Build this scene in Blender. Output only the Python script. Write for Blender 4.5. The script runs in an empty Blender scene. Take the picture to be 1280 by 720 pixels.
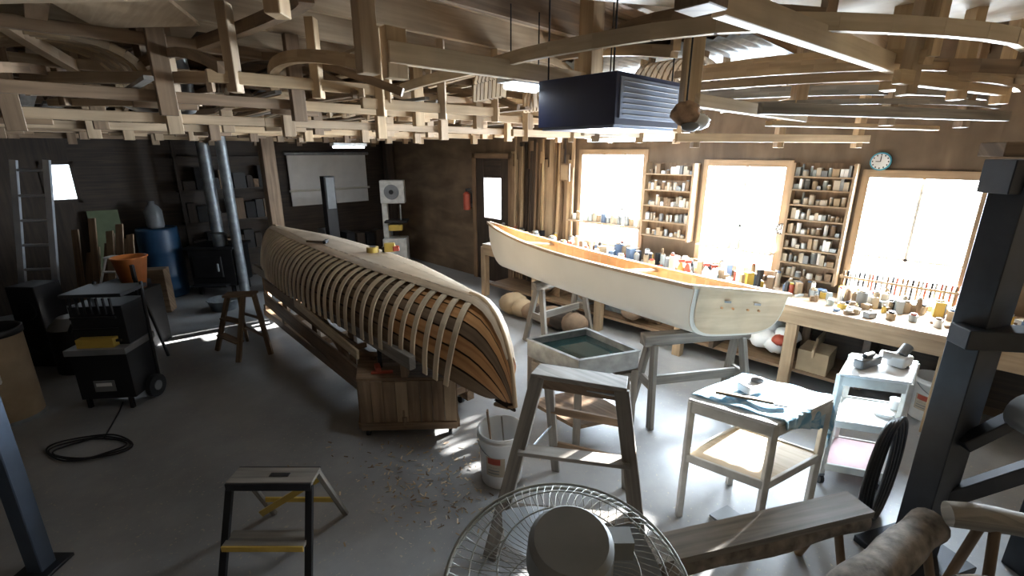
import bpy, math, random
from mathutils import Vector as V, Matrix
random.seed(7)
K=2**-.5
scene=bpy.context.scene
RZ=Matrix.Rotation(math.radians(-45),4,'Z')      # survey frame -> room-aligned world frame
RZ3=RZ.to_3x3()
def R(p,q,z=0.0):            # room frame: p along the shop, q toward the window wall
    return V((K*(q-p),K*(q+p),z))

# ------------------------------------------------------------------ materials
MATS={}
def _new(name):
    m=bpy.data.materials.new(name);m.use_nodes=True
    nt=m.node_tree;b=nt.nodes['Principled BSDF']
    return m,nt,b
def plain(name,col,rough=.6,metal=0.0,var=.12,scale=6.0,bump=0.0):
    if name in MATS:return MATS[name]
    m,nt,b=_new(name)
    tc=nt.nodes.new('ShaderNodeTexCoord')
    n=nt.nodes.new('ShaderNodeTexNoise');n.inputs['Scale'].default_value=scale;n.inputs['Detail'].default_value=6
    nt.links.new(tc.outputs['Object'],n.inputs['Vector'])
    r=nt.nodes.new('ShaderNodeValToRGB')
    r.color_ramp.elements[0].position=.3;r.color_ramp.elements[1].position=.7
    r.color_ramp.elements[0].color=tuple(max(0,c*(1-var*1.6)) for c in col)+(1,)
    r.color_ramp.elements[1].color=tuple(min(1,c*(1+var)) for c in col)+(1,)
    nt.links.new(n.outputs['Fac'],r.inputs['Fac']);nt.links.new(r.outputs['Color'],b.inputs['Base Color'])
    b.inputs['Roughness'].default_value=rough;b.inputs['Metallic'].default_value=metal
    if bump:
        bp=nt.nodes.new('ShaderNodeBump');bp.inputs['Strength'].default_value=bump;bp.inputs['Distance'].default_value=.01
        nt.links.new(n.outputs['Fac'],bp.inputs['Height']);nt.links.new(bp.outputs['Normal'],b.inputs['Normal'])
    MATS[name]=m;return m
def wood(name,c1,c2,rough=.6,grain=30.0,stain=.25):
    if name in MATS:return MATS[name]
    m,nt,b=_new(name)
    uv=nt.nodes.new('ShaderNodeUVMap');uv.uv_map='UVMap'
    mp=nt.nodes.new('ShaderNodeMapping');mp.inputs['Scale'].default_value=(1.6,grain,1)
    nt.links.new(uv.outputs['UV'],mp.inputs['Vector'])
    n=nt.nodes.new('ShaderNodeTexNoise');n.inputs['Scale'].default_value=1.0;n.inputs['Detail'].default_value=5;n.inputs['Distortion'].default_value=.6
    nt.links.new(mp.outputs['Vector'],n.inputs['Vector'])
    r=nt.nodes.new('ShaderNodeValToRGB')
    r.color_ramp.elements[0].position=.32;r.color_ramp.elements[1].position=.68
    r.color_ramp.elements[0].color=c1+(1,);r.color_ramp.elements[1].color=c2+(1,)
    nt.links.new(n.outputs['Fac'],r.inputs['Fac'])
    tc=nt.nodes.new('ShaderNodeTexCoord')
    n2=nt.nodes.new('ShaderNodeTexNoise');n2.inputs['Scale'].default_value=3.0;n2.inputs['Detail'].default_value=4
    nt.links.new(tc.outputs['Object'],n2.inputs['Vector'])
    r2=nt.nodes.new('ShaderNodeValToRGB');r2.color_ramp.elements[0].position=.35;r2.color_ramp.elements[1].position=.65
    k=1-stain;r2.color_ramp.elements[0].color=(k,k,k,1);r2.color_ramp.elements[1].color=(1,1,1,1)
    nt.links.new(n2.outputs['Fac'],r2.inputs['Fac'])
    mx=nt.nodes.new('ShaderNodeMixRGB');mx.blend_type='MULTIPLY';mx.inputs['Fac'].default_value=1
    nt.links.new(r.outputs['Color'],mx.inputs['Color1']);nt.links.new(r2.outputs['Color'],mx.inputs['Color2'])
    nt.links.new(mx.outputs['Color'],b.inputs['Base Color'])
    b.inputs['Roughness'].default_value=rough
    bp=nt.nodes.new('ShaderNodeBump');bp.inputs['Strength'].default_value=.15;bp.inputs['Distance'].default_value=.004
    nt.links.new(n.outputs['Fac'],bp.inputs['Height']);nt.links.new(bp.outputs['Normal'],b.inputs['Normal'])
    MATS[name]=m;return m
def emit(name,col,st):
    if name in MATS:return MATS[name]
    m,nt,b=_new(name)
    b.inputs['Base Color'].default_value=col+(1,)
    b.inputs['Emission Color'].default_value=col+(1,);b.inputs['Emission Strength'].default_value=st
    MATS[name]=m;return m

PINE=wood('pine_wood',(.42,.285,.155),(.58,.42,.245))
PALE=wood('pale_cedar',(.56,.435,.285),(.72,.59,.41))
RIBW=wood('rib_cedar',(.72,.58,.39),(.90,.77,.56))
PLANK=wood('cedar_planking',(.40,.30,.20),(.54,.43,.30),grain=14,stain=.22)
OLD=wood('aged_wood',(.15,.095,.052),(.28,.185,.11))
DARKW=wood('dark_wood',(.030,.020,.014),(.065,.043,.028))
GREYW=wood('weathered_grey_wood',(.16,.145,.125),(.32,.29,.25))
ORANGE=wood('red_cedar',(.44,.20,.075),(.70,.38,.16),rough=.4,grain=16)
INNER=wood('canoe_interior_cedar',(.44,.25,.12),(.64,.41,.22),rough=.4,grain=16)
PLY=wood('plywood',(.46,.37,.26),(.62,.52,.38),grain=6)
BENCHW=wood('bench_wood',(.32,.225,.135),(.47,.345,.22))
RUST=wood('crate_wood',(.16,.10,.055),(.31,.21,.13),grain=20)
BARK=plain('log_bark',(.22,.19,.16),.9,var=.4,scale=14,bump=.8)
CANVAS=plain('white_canvas',(.66,.65,.59),.55,var=.03,scale=3)
WHITE=plain('white_plastic',(.76,.77,.77),.45,var=.04)
WPAINT=plain('white_paint_worn',(.60,.60,.57),.55,var=.15,scale=9)
BLACK=plain('black_plastic',(.010,.010,.012),.5,var=.2)
IRON=plain('cast_iron',(.018,.018,.020),.6,.4,var=.2)
STEELD=plain('dark_painted_steel',(.022,.026,.034),.5,.3,var=.25)
GALV=plain('galvanized_steel',(.30,.33,.35),.45,.6,var=.2,scale=12)
ALU=plain('aluminium',(.38,.40,.43),.35,.8,var=.08)
BLUEB=plain('blue_drum_plastic',(.015,.055,.12),.45)
NAVY=plain('navy_enamel',(.012,.018,.055),.35)
LBLUE=plain('light_blue_sheet',(.26,.31,.42),.35,.3,var=.1)
POSTB=plain('blue_grey_steel',(.08,.105,.15),.45,.3,var=.1)
RED=plain('red_plastic',(.38,.07,.04),.45)
YEL=plain('yellow_paint',(.58,.40,.08),.45)
GREEN=plain('green_board',(.12,.15,.08),.7)
TAN=plain('tan_cardboard',(.36,.27,.17),.8)
GREYP=plain('grey_plastic',(.19,.20,.21),.5)
MGREY=plain('motor_grey',(.25,.255,.245),.5)
DARKWATER=plain('dark_water',(.02,.05,.05),.06,var=.3,scale=8)
BROWNCLOTH=plain('burlap_cloth',(.25,.17,.11),.95,var=.25,bump=.5)
GLASSY=plain('jar_glass',(.36,.40,.39),.15,var=.1)
LABEL=plain('label_blue',(.10,.15,.24),.6)
CREAM=plain('cream_carton',(.48,.42,.33),.7)
ORP=plain('orange_plastic',(.62,.2,.05),.45)
FUR=plain('feather_brown',(.40,.26,.17),.95,var=.4,scale=20,bump=.6)
PINK=plain('pink_shelf_paint',(.55,.36,.37),.6)
SNOW=plain('snow',(.9,.92,.95),.8,var=.03,scale=1)
TUBE=emit('fluorescent_tube',(.80,.9,1.0),4.0)
def towel():
    m,nt,b=_new('blue_towel')
    tc=nt.nodes.new('ShaderNodeTexCoord')
    n=nt.nodes.new('ShaderNodeTexNoise');n.inputs['Scale'].default_value=9;n.inputs['Detail'].default_value=3;n.inputs['Distortion'].default_value=2.2
    nt.links.new(tc.outputs['Object'],n.inputs['Vector'])
    r=nt.nodes.new('ShaderNodeValToRGB')
    r.color_ramp.elements[0].position=.40;r.color_ramp.elements[1].position=.58
    r.color_ramp.elements[0].color=(.17,.38,.58,1);r.color_ramp.elements[1].color=(.42,.60,.72,1)
    nt.links.new(n.outputs['Fac'],r.inputs['Fac']);nt.links.new(r.outputs['Color'],b.inputs['Base Color'])
    b.inputs['Roughness'].default_value=.95
    return m
TOWEL=towel()
def concrete():
    m,nt,b=_new('concrete_floor')
    tc=nt.nodes.new('ShaderNodeTexCoord')
    n=nt.nodes.new('ShaderNodeTexNoise');n.inputs['Scale'].default_value=.9;n.inputs['Detail'].default_value=9;n.inputs['Roughness'].default_value=.65
    nt.links.new(tc.outputs['Object'],n.inputs['Vector'])
    r=nt.nodes.new('ShaderNodeValToRGB')
    r.color_ramp.elements[0].position=.33;r.color_ramp.elements[1].position=.7
    r.color_ramp.elements[0].color=(.21,.215,.22,1);r.color_ramp.elements[1].color=(.38,.385,.385,1)
    n2=nt.nodes.new('ShaderNodeTexNoise');n2.inputs['Scale'].default_value=55;n2.inputs['Detail'].default_value=2
    nt.links.new(tc.outputs['Object'],n2.inputs['Vector'])
    r2=nt.nodes.new('ShaderNodeValToRGB');r2.color_ramp.elements[0].position=.66;r2.color_ramp.elements[1].position=.74
    r2.color_ramp.elements[0].color=(0,0,0,1);r2.color_ramp.elements[1].color=(1,1,1,1)
    nt.links.new(n2.outputs['Fac'],r2.inputs['Fac'])
    mx=nt.nodes.new('ShaderNodeMixRGB');mx.inputs['Color2'].default_value=(.44,.39,.31,1)
    nt.links.new(n.outputs['Fac'],r.inputs['Fac']);nt.links.new(r.outputs['Color'],mx.inputs['Color1'])
    nt.links.new(r2.outputs['Color'],mx.inputs['Fac']);nt.links.new(mx.outputs['Color'],b.inputs['Base Color'])
    rr=nt.nodes.new('ShaderNodeMapRange');rr.inputs['To Min'].default_value=.25;rr.inputs['To Max'].default_value=.42
    nt.links.new(n.outputs['Fac'],rr.inputs['Value']);nt.links.new(rr.outputs['Result'],b.inputs['Roughness'])
    bp=nt.nodes.new('ShaderNodeBump');bp.inputs['Strength'].default_value=.08
    nt.links.new(n.outputs['Fac'],bp.inputs['Height']);nt.links.new(bp.outputs['Normal'],b.inputs['Normal'])
    return m
CONC=concrete()

# ------------------------------------------------------------------ mesh builder
class B:
    def __init__(s,name):
        s.name=name;s.v=[];s.f=[];s.m=[];s.uv=[];s.sm=[];s.mats=[]
    def mi(s,m):
        if m not in s.mats:s.mats.append(m)
        return s.mats.index(m)
    def add(s,vs,fs,m,uvs=None,smooth=False):
        o=len(s.v);s.v+= [V(x) for x in vs];i=s.mi(m)
        for k,f in enumerate(fs):
            s.f.append([o+a for a in f]);s.m.append(i);s.sm.append(smooth)
            if uvs:s.uv.append([uvs[a] for a in f])
            else:s.uv.append([((vs[a][0]-vs[a][1]),(vs[a][0]*.7+vs[a][1]*.7+vs[a][2])) for a in f])
        return s
    def obox(s,c,ax,ay,az,m):
        c=V(c);ax=V(ax);ay=V(ay);az=V(az)
        vs=[];uv=[];lx,ly,lz=ax.length,ay.length,az.length;ro=random.random()*50
        L=max(lx,ly,lz)
        for i in (-1,1):
            for j in (-1,1):
                for k in (-1,1):
                    vs.append(c+ax*i+ay*j+az*k)
                    if L==lx:uv.append((i*lx+ro,j*ly+k*lz*1.01+ro))
                    elif L==ly:uv.append((j*ly+ro,i*lx+k*lz*1.01+ro))
                    else:uv.append((k*lz+ro,i*lx+j*ly*1.01+ro))
        fs=[(0,1,3,2),(4,6,7,5),(0,4,5,1),(2,3,7,6),(0,2,6,4),(1,5,7,3)]
        if ax.cross(ay).dot(az)<0: fs=[tuple(reversed(f)) for f in fs]
        return s.add(vs,fs,m,uv)
    def box(s,c,size,m,rot=0.0):
        cr,sr=math.cos(rot),math.sin(rot)
        return s.obox(c,V((cr,sr,0))*size[0]/2,V((-sr,cr,0))*size[1]/2,V((0,0,size[2]/2)),m)
    def rbox(s,p0,p1,q0,q1,z0,z1,m):
        return s.obox(R((p0+p1)/2,(q0+q1)/2,(z0+z1)/2),R(abs(p1-p0)/2,0),R(0,abs(q1-q0)/2),V((0,0,abs(z1-z0)/2)),m)
    def beam(s,a,b,w,h,m,up=(0,0,1)):
        a=V(a);b=V(b);d=b-a;u=V(up)
        if abs(d.normalized().dot(u))>.95:u=V((1,0,0)) if abs(d.normalized().x)<.9 else V((0,1,0))
        side=d.cross(u).normalized();u2=side.cross(d).normalized()
        return s.obox((a+b)/2,d/2,side*w/2,u2*h/2,m)
    def cyl(s,a,b,r,m,r2=None,n=20,caps=True):
        a=V(a);b=V(b);r2=r if r2 is None else r2
        d=(b-a);dn=d.normalized();u=V((0,0,1)) if abs(dn.z)<.9 else V((1,0,0))
        x=dn.cross(u).normalized();y=dn.cross(x)
        vs=[];uv=[]
        for i in range(n):
            t=2*math.pi*i/n;o=x*math.cos(t)+y*math.sin(t)
            vs+= [a+o*r,b+o*r2];uv+=[(0,t*r),(d.length,t*r)]
        fs=[(2*i,2*((i+1)%n),2*((i+1)%n)+1,2*i+1) for i in range(n)]
        s.add(vs,fs,m,uv,True)
        if caps:
            s.add([vs[2*i] for i in range(n)],[tuple(reversed(range(n)))],m)
            s.add([vs[2*i+1] for i in range(n)],[tuple(range(n))],m)
        return s
    def tube(s,pts,r,m,n=8,closed=False):
        pts=[V(p) for p in pts];N=len(pts);vs=[];uv=[];L=0;prev=None
        for i,p in enumerate(pts):
            if closed:t=(pts[(i+1)%N]-pts[i-1]).normalized()
            else:t=(pts[min(i+1,N-1)]-pts[max(i-1,0)]).normalized()
            if prev is None:
                u=V((0,0,1)) if abs(t.z)<.9 else V((1,0,0));x=t.cross(u).normalized()
            else:
                x=(prev-t*prev.dot(t)).normalized()
            prev=x;y=t.cross(x)
            if i:L+=(p-pts[i-1]).length
            rr=r[i] if isinstance(r,(list,tuple)) else r
            for k in range(n):
                a=2*math.pi*k/n;vs.append(p+(x*math.cos(a)+y*math.sin(a))*rr);uv.append((L,a*rr))
        fs=[]
        for i in range(N if closed else N-1):
            j=(i+1)%N
            for k in range(n):fs.append((i*n+k,i*n+(k+1)%n,j*n+(k+1)%n,j*n+k))
        s.add(vs,fs,m,uv,True)
        if not closed:
            s.add(vs[:n],[tuple(range(n))],m);s.add(vs[-n:],[tuple(range(n))],m)
        return s
    def lathe(s,c,prof,m,n=24,a0=0.0,a1=None):
        c=V(c);vs=[];uv=[];part=a1 is not None
        nn=n+1 if part else n
        for r,z in prof:
            for k in range(nn):
                a=(a0+(a1-a0)*k/n) if part else 2*math.pi*k/n
                vs.append(c+V((r*math.cos(a),r*math.sin(a),z)));uv.append((a*.2,z))
        fs=[]
        for i in range(len(prof)-1):
            for k in range(n):
                k2=k+1 if part else (k+1)%n
                fs.append((i*nn+k,i*nn+k2,(i+1)*nn+k2,(i+1)*nn+k))
        return s.add(vs,fs,m,uv,True)
    def ball(s,c,r,m,sc=(1,1,1),n=14,jit=0):
        c=V(c);vs=[];N=n//2
        for i in range(N+1):
            th=math.pi*i/N
            for k in range(n):
                a=2*math.pi*k/n;j=1+random.uniform(-jit,jit)
                vs.append(c+V((r*sc[0]*math.sin(th)*math.cos(a)*j,r*sc[1]*math.sin(th)*math.sin(a)*j,r*sc[2]*math.cos(th)*j)))
        fs=[(i*n+k,(i+1)*n+k,(i+1)*n+(k+1)%n,i*n+(k+1)%n) for i in range(N) for k in range(n)]
        return s.add(vs,fs,m,None,True)
    def prism(s,pts,z0,z1,m):
        n=len(pts);vs=[V((p[0],p[1],z0)) for p in pts]+[V((p[0],p[1],z1)) for p in pts]
        fs=[tuple(reversed(range(n))),tuple(range(n,2*n))]+[(i,(i+1)%n,n+(i+1)%n,n+i) for i in range(n)]
        return s.add(vs,fs,m)
    def grid(s,rows,m,smooth=True,uv=None):
        nr=len(rows);nc=len(rows[0]);vs=[p for r in rows for p in r]
        if uv is None:
            uv=[]
            for i in range(nr):
                for j in range(nc):uv.append((i*.1,j*.05))
        fs=[(i*nc+j,i*nc+j+1,(i+1)*nc+j+1,(i+1)*nc+j) for i in range(nr-1) for j in range(nc-1)]
        return s.add(vs,fs,m,uv,smooth)
    def done(s,bevel=0.0,solid=0.0,recalc=True):
        s.v=[RZ3@p for p in s.v]
        xs=[p.x for p in s.v];ys=[p.y for p in s.v];zs=[p.z for p in s.v]
        o=V(((min(xs)+max(xs))/2,(min(ys)+max(ys))/2,min(zs)))
        me=bpy.data.meshes.new(s.name);me.from_pydata([p-o for p in s.v],[],s.f)
        for m in s.mats:me.materials.append(m)
        uvl=me.uv_layers.new(name='UVMap')
        for pi,p in enumerate(me.polygons):
            p.material_index=s.m[pi];p.use_smooth=s.sm[pi]
            for li,u in zip(p.loop_indices,s.uv[pi]):uvl.data[li].uv=u
        if recalc:
            import bmesh
            bm=bmesh.new();bm.from_mesh(me);bmesh.ops.recalc_face_normals(bm,faces=bm.faces);bm.to_mesh(me);bm.free()
        ob=bpy.data.objects.new(s.name,me);bpy.context.collection.objects.link(ob);ob.location=o
        if solid:
            md=ob.modifiers.new('solid','SOLIDIFY');md.thickness=solid;md.offset=0
        if bevel:
            md=ob.modifiers.new('bevel','BEVEL');md.width=bevel;md.segments=1;md.limit_method='ANGLE'
        return ob

# ------------------------------------------------------------------ room shell
P0,P1,Q0,Q1,ZC=-1.3,8.95,-1.35,5.23,2.98
b=B('floor');b.rbox(P0-.2,P1+.2,Q0-.2,Q1+.15,-.12,0,CONC);b.done()
b=B('ceiling')
x=P0-.1
while x<P1+.1:
    b.rbox(x,x+.135,Q0-.1,Q1+.12,ZC,ZC+.03,random.choice([DARKW,OLD,OLD,BENCHW]));x+=.14
b.rbox(P0-.1,P1+.1,Q0-.1,Q1+.12,ZC+.03,ZC+.1,DARKW)
b.done()
def wall(name,kind,val,thick,lo,hi,ops,m,z1=ZC+.05):
    b=B(name)
    def put(a0,a1,z0,z1):
        if a1-a0<.001 or z1-z0<.001:return
        if kind=='q':b.rbox(a0,a1,val,val+thick,z0,z1,m)
        else:b.rbox(val,val+thick,a0,a1,z0,z1,m)
    x=lo
    for (a0,a1,z0,zt) in sorted(ops):
        put(x,a0,0,z1);put(a0,a1,0,z0);put(a0,a1,zt,z1);x=a1
    put(x,hi,0,z1)
    return b.done()
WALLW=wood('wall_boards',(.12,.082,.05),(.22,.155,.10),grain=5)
WIN=[(.02,.78,.84,1.90),(1.42,2.21,.92,1.97),(2.97,3.90,.94,2.08)]
DOORG=(5.43,5.83,1.06,1.70)
wall('wall_right','q',Q1,.12,P0,P1,WIN+[DOORG],WALLW)
wall('wall_back','p',P1,.12,Q0,Q1+.12,[(.12,.42,1.46,1.95)],DARKW)  # opening added so sky brightness stands in for a pale sign
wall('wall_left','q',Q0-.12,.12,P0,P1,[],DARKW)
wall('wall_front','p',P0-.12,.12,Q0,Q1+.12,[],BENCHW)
FR=wood('window_frame_wood',(.32,.22,.13),(.46,.33,.21))
def window(n,p0,p1,z0,z1,mv,mh):
    b=B('window_%d'%n)
    b.rbox(p0-.04,p0+.015,Q1-.03,Q1+.1,z0-.05,z1+.05,FR);b.rbox(p1-.015,p1+.04,Q1-.03,Q1+.1,z0-.05,z1+.05,FR)
    b.rbox(p0,p1,Q1-.03,Q1+.1,z1-.015,z1+.05,FR);b.rbox(p0-.04,p1+.04,Q1-.08,Q1+.1,z0-.05,z0+.01,FR)
    for a in mv:b.rbox(p0+(p1-p0)*a-.012,p0+(p1-p0)*a+.012,Q1+.03,Q1+.07,z0,z1,WPAINT)
    for a in mh:b.rbox(p0,p1,Q1+.03,Q1+.07,z0+(z1-z0)*a-.010,z0+(z1-z0)*a+.010,WPAINT)
    b.done()
window(1,*WIN[0],[.5],[.33]);window(2,*WIN[1],[.5],[.4]);window(3,*WIN[2],[.33,.66],[.4])
b=B('window_4')  # frame of the added opening; sky behind makes the sign look bright
b.rbox(P1-.02,P1+.1,.09,.14,1.42,1.98,DARKW);b.rbox(P1-.02,P1+.1,.40,.45,1.42,1.98,DARKW)
b.rbox(P1-.02,P1+.1,.09,.45,1.93,1.98,DARKW);b.rbox(P1-.02,P1+.1,.09,.45,1.42,1.47,DARKW);b.done()
b=B('door_1');DW=DARKW
b.rbox(5.25,5.43,Q1-.05,Q1-.005,0,2.0,DW);b.rbox(5.83,6.02,Q1-.05,Q1-.005,0,2.0,DW)
b.rbox(5.43,5.83,Q1-.05,Q1-.005,0,1.06,DW);b.rbox(5.43,5.83,Q1-.05,Q1-.005,1.70,2.0,DW)
b.rbox(5.17,5.25,Q1-.07,Q1-.005,0,2.08,OLD);b.rbox(6.02,6.10,Q1-.07,Q1-.005,0,2.08,OLD);b.rbox(5.17,6.10,Q1-.07,Q1-.005,2.0,2.08,OLD)
b.ball(R(5.33,Q1-.09,1.0),.03,GALV);b.done(.003)
b=B('ground');b.rbox(-25,35,Q1+.4,60,-.5,-.4,SNOW);b.done()
b=B('lumber_stack');p=3.98
while p<5.15:
    w=random.uniform(.02,.06);q=Q1-.03-random.uniform(.0,.1)
    b.beam(R(p,q-.03,.0),R(p+random.uniform(-.04,.04),q,random.uniform(1.85,2.35)),w,.02,random.choice([PINE,OLD,OLD,BENCHW,DARKW,RUST]),up=R(0,1))
    p+=w*.75
b.done()

# ------------------------------------------------------------------ ceiling structure
b=B('ceiling_joists')
p=-1.0
while p<P1:
    b.rbox(p-.022,p+.022,Q0,Q1,2.80,ZC-.001,random.choice([OLD,BENCHW,PINE]));p+=.61
b.done()
for p,z in ((3.3,2.36),(3.9,2.28),(4.5,2.32),(5.1,2.27),(6.1,2.28),(7.2,2.30),(8.2,2.26)):
    b=B('lumber_rack_frame');q=-1.1+random.uniform(0,.3)
    b.rbox(p-.02,p+.02,-1.25,1.3,z,z+.06,random.choice([OLD,BENCHW,RUST]));b.rbox(p-.02,p+.02,1.3,4.7,z,z+.06,random.choice([PINE,PINE,BENCHW]))
    b.rbox(p-.02,p+.02,-1.25,4.7,z+.28,z+.34,random.choice([BENCHW,OLD]))
    while q<4.7:
        mm=random.choice([OLD,BENCHW,RUST]) if q<1.3 else random.choice([PINE,OLD,BENCHW])
        b.rbox(p-.07,p-.02,q,q+.085,z-.07,2.8,mm)
        if random.random()<.5:b.rbox(p+.02,p+.05,q-.1,q+.2,z-.03,z+.03,mm)
        q+=random.uniform(.5,.95)
    b.done(.003)
b=B('stored_lumber')
for i in range(110):
    q=random.uniform(-.6,4.5);p=random.uniform(2.7,5.5);L=random.uniform(1.4,3.2);z=random.choice([2.42,2.46,2.69,2.73])+random.uniform(0,.03)
    sk=random.uniform(-.08,.25)
    b.beam(R(p,q,z),R(min(p+L,8.7),q+sk,z+random.uniform(-.02,.02)),random.uniform(.03,.10),.02,random.choice([PINE,OLD,OLD,PALE,BENCHW,RUST,GREYW]) if q>1.2 else random.choice([OLD,BENCHW,OLD,GREYW,RUST,DARKW]))
b.done()
def arc(b,a,c,bow,w,h,m,n=12,bz=0.0):
    a=V(a);c=V(c);d=(c-a);s=V((d.y,-d.x,0)).normalized()
    pts=[a+d*t+s*bow*4*t*(1-t)+V((0,0,bz*4*t*(1-t))) for t in [i/n for i in range(n+1)]]
    for i in range(n):b.beam(pts[i],pts[i+1]+(pts[i+1]-pts[i])*.04,w,h,m)
b=B('bent_gunwale_strips')
for i in range(34):
    q=random.uniform(-.3,4.4);p=random.uniform(2.2,4.6)
    arc(b,R(p,q,2.42),R(p+random.uniform(2.2,3.6),q+random.uniform(-.3,.3),2.42),random.uniform(-.5,.5),.025,.045,random.choice([PINE,PALE,OLD,BENCHW]) if q>1.2 else OLD,bz=random.uniform(.05,.28))
b.done()
# curved moulds hung across the near bays
b=B('curved_canoe_moulds')
for (p0,q0,p1,q1,bw,z,m) in ((1.9,-.55,3.6,-.2,.22,2.55,OLD),(2.0,.1,3.9,.3,-.25,2.58,BENCHW),(1.7,.75,3.7,.6,.28,2.60,OLD),(2.1,1.2,4.0,1.5,-.20,2.48,PINE),
        (1.3,2.5,3.2,2.3,.25,2.60,BENCHW),(.6,2.4,2.2,2.9,-.25,2.62,OLD),(.3,2.9,2.4,3.1,.30,2.50,PINE),(.0,3.2,2.0,3.5,.30,2.46,OLD),(-.2,3.6,1.6,3.9,.3,2.42,BENCHW)):
    arc(b,R(p0,q0,z),R(p1,q1,z),bw,.05,.06,m,n=14,bz=.12)
    for t in (0.0,1.0):
        e=R(p0,q0,z).lerp(R(p1,q1,z),t);b.beam(e,V((e.x,e.y,2.8)),.05,.04,m)
b.done()
b=B('bent_rib_blanks')
for i in range(48):
    g=i//8;p=(2.6,3.5,4.3,2.2,5.2,1.5)[g]+ (i%8)*.05;q=(3.4,.2,2.6,2.5,1.0,3.3)[g];w_=.38-.012*(i%8)
    pts=[R(p,q+w_*math.sin(a),2.42+.26*max(0,math.cos(a))**.6) for a in [math.radians(-90+180*k/14) for k in range(15)]]
    for k in range(14):b.beam(pts[k],pts[k+1],.045,.01,random.choice([PINE,BENCHW]),up=R(1,0))
b.done()
b=B('overhead_hanger_rail')
b.beam((-.52,2.15,2.5),(.42,2.98,2.5),.04,.085,PALE)
b.box((-.60,2.13,2.69),(.08,.06,.56),BENCHW,.78);b.box((-.50,2.19,2.5),(.10,.05,.2),PINE,.78)
b.box((.46,3.02,2.68),(.11,.10,.55),PINE,.78)
b.done(.003)
b=B('overhead_hanger_rail')
b.beam((.57,1.46,2.5),(1.85,2.47,2.5),.04,.08,PALE)
b.box((1.88,2.50,2.68),(.11,.09,.58),PINE,.7);b.box((.50,1.40,2.72),(.1,.1,.52),OLD,.7)
b.done(.003)
b=B('overhead_hanger_rail')
b.beam((-2.75,2.86,2.5),(-1.7,2.86,2.5),.04,.06,BENCHW)
b.beam((-2.62,2.95,2.36),(-2.62,2.95,2.97),.06,.04,OLD);b.beam((-1.95,2.92,2.34),(-1.95,2.92,2.97),.06,.04,BENCHW)
b.beam((-2.75,2.98,2.38),(-1.85,2.98,2.38),.03,.04,BENCHW)
b.done(.003)
b=B('overhead_hanger_rail')
b.beam((-2.0,1.66,2.58),(-.62,1.58,2.58),.05,.07,BENCHW);b.beam((-.72,1.62,2.50),(-.72,1.62,2.97),.08,.05,PINE);b.beam((-1.9,1.69,2.50),(-1.9,1.69,2.97),.08,.05,OLD)
b.done(.003)
b=B('overhead_hanger_rail')
b.beam((.90,2.45,2.34),(1.75,2.98,2.30),.04,.06,PALE);b.beam((.88,2.5,2.26),(.88,2.5,2.97),.08,.08,PINE)
b.beam((1.72,3.02,2.26),(1.72,3.02,2.97),.07,.07,BENCHW);b.done(.003)
b=B('overhead_hanger_rail')
b.beam((1.30,2.62,2.32),(3.2,3.22,2.32),.04,.06,GREYW);b.beam((2.25,2.98,2.25),(2.25,2.98,2.97),.07,.05,BENCHW);b.beam((2.9,3.2,2.25),(2.9,3.2,2.97),.07,.05,OLD)
b.beam((1.5,2.9,2.26),(3.0,3.5,2.26),.05,.03,PINE)
b.done(.003)
for (x0,y0,x1,y1,z) in ((1.2,3.6,2.9,4.0,2.20),(.5,3.5,1.5,4.4,2.24),(-.9,3.0,-.1,3.7,2.38),(-1.5,2.5,-.75,3.15,2.46),(1.7,2.25,2.7,2.75,2.42),(.0,4.3,1.1,5.3,2.26)):
    b=B('overhead_hanger_rail');a=V((x0,y0,z));c=V((x1,y1,z));b.beam(a,c,.035,.06,random.choice([PALE,PINE,PINE]))
    for t in (.08,.5,.93):
        e=a.lerp(c,t);b.beam((e.x+.03,e.y+.03,z-.07),(e.x+.03,e.y+.03,2.8),.07,.05,random.choice([PINE,BENCHW,OLD]))
    b.done(.003)
b=B('curved_canoe_strongback')
pts=[(2.5,2.5),(2.05,2.12),(1.4,1.93),(.76,1.93),(.18,2.36),(-.15,2.8),(-.57,3.35),(-.9,3.9)]
sm=[]
for i in range(len(pts)-1):
    p0=V(pts[max(i-1,0)]+(0,));p1=V(pts[i]+(0,));p2=V(pts[i+1]+(0,));p3=V(pts[min(i+2,len(pts)-1)]+(0,))
    for t in (0,.33,.66):sm.append(.5*((2*p1)+(p2-p0)*t+(2*p0-5*p1+4*p2-p3)*t*t+(3*p1-p0-3*p2+p3)*t**3)+V((0,0,2.55)))
for i in range(len(sm)-1):b.beam(sm[i],sm[i+1]+(sm[i+1]-sm[i])*.05,.03,.06,PALE)
b.done()
b=B('bent_gunwale_strips')
for dz,dy in ((0,0),(.06,.1),(.1,.22)):
    arc(b,(1.0,2.9+dy,2.45+dz),(2.9,2.9+dy,2.45+dz),.45,.03,.04,BENCHW,n=14)
    arc(b,(1.2,3.3+dy,2.38+dz),(3.1,3.2+dy,2.38+dz),.35,.03,.03,GREYW,n=14)
b.done()
b=B('loft_plywood_sheet')
b.prism([(.15,2.35),(1.2,1.55),(3.2,2.2),(2.4,2.95)],2.76,2.778,PLY)
b.prism([(-1.75,1.75),(-1.25,1.65),(-1.55,2.6),(-2.1,2.65)],2.70,2.718,BENCHW);b.done()
b=B('corrugated_roof_panel');rows=[]
for i in range(61):
    u=i/60;rows.append([R(1.2+1.6*u,3.2+dq,2.785+.012*math.sin(u*math.pi*40)) for dq in (0,1.6)])
b.grid(rows,GALV);b.done(solid=.003)

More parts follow.
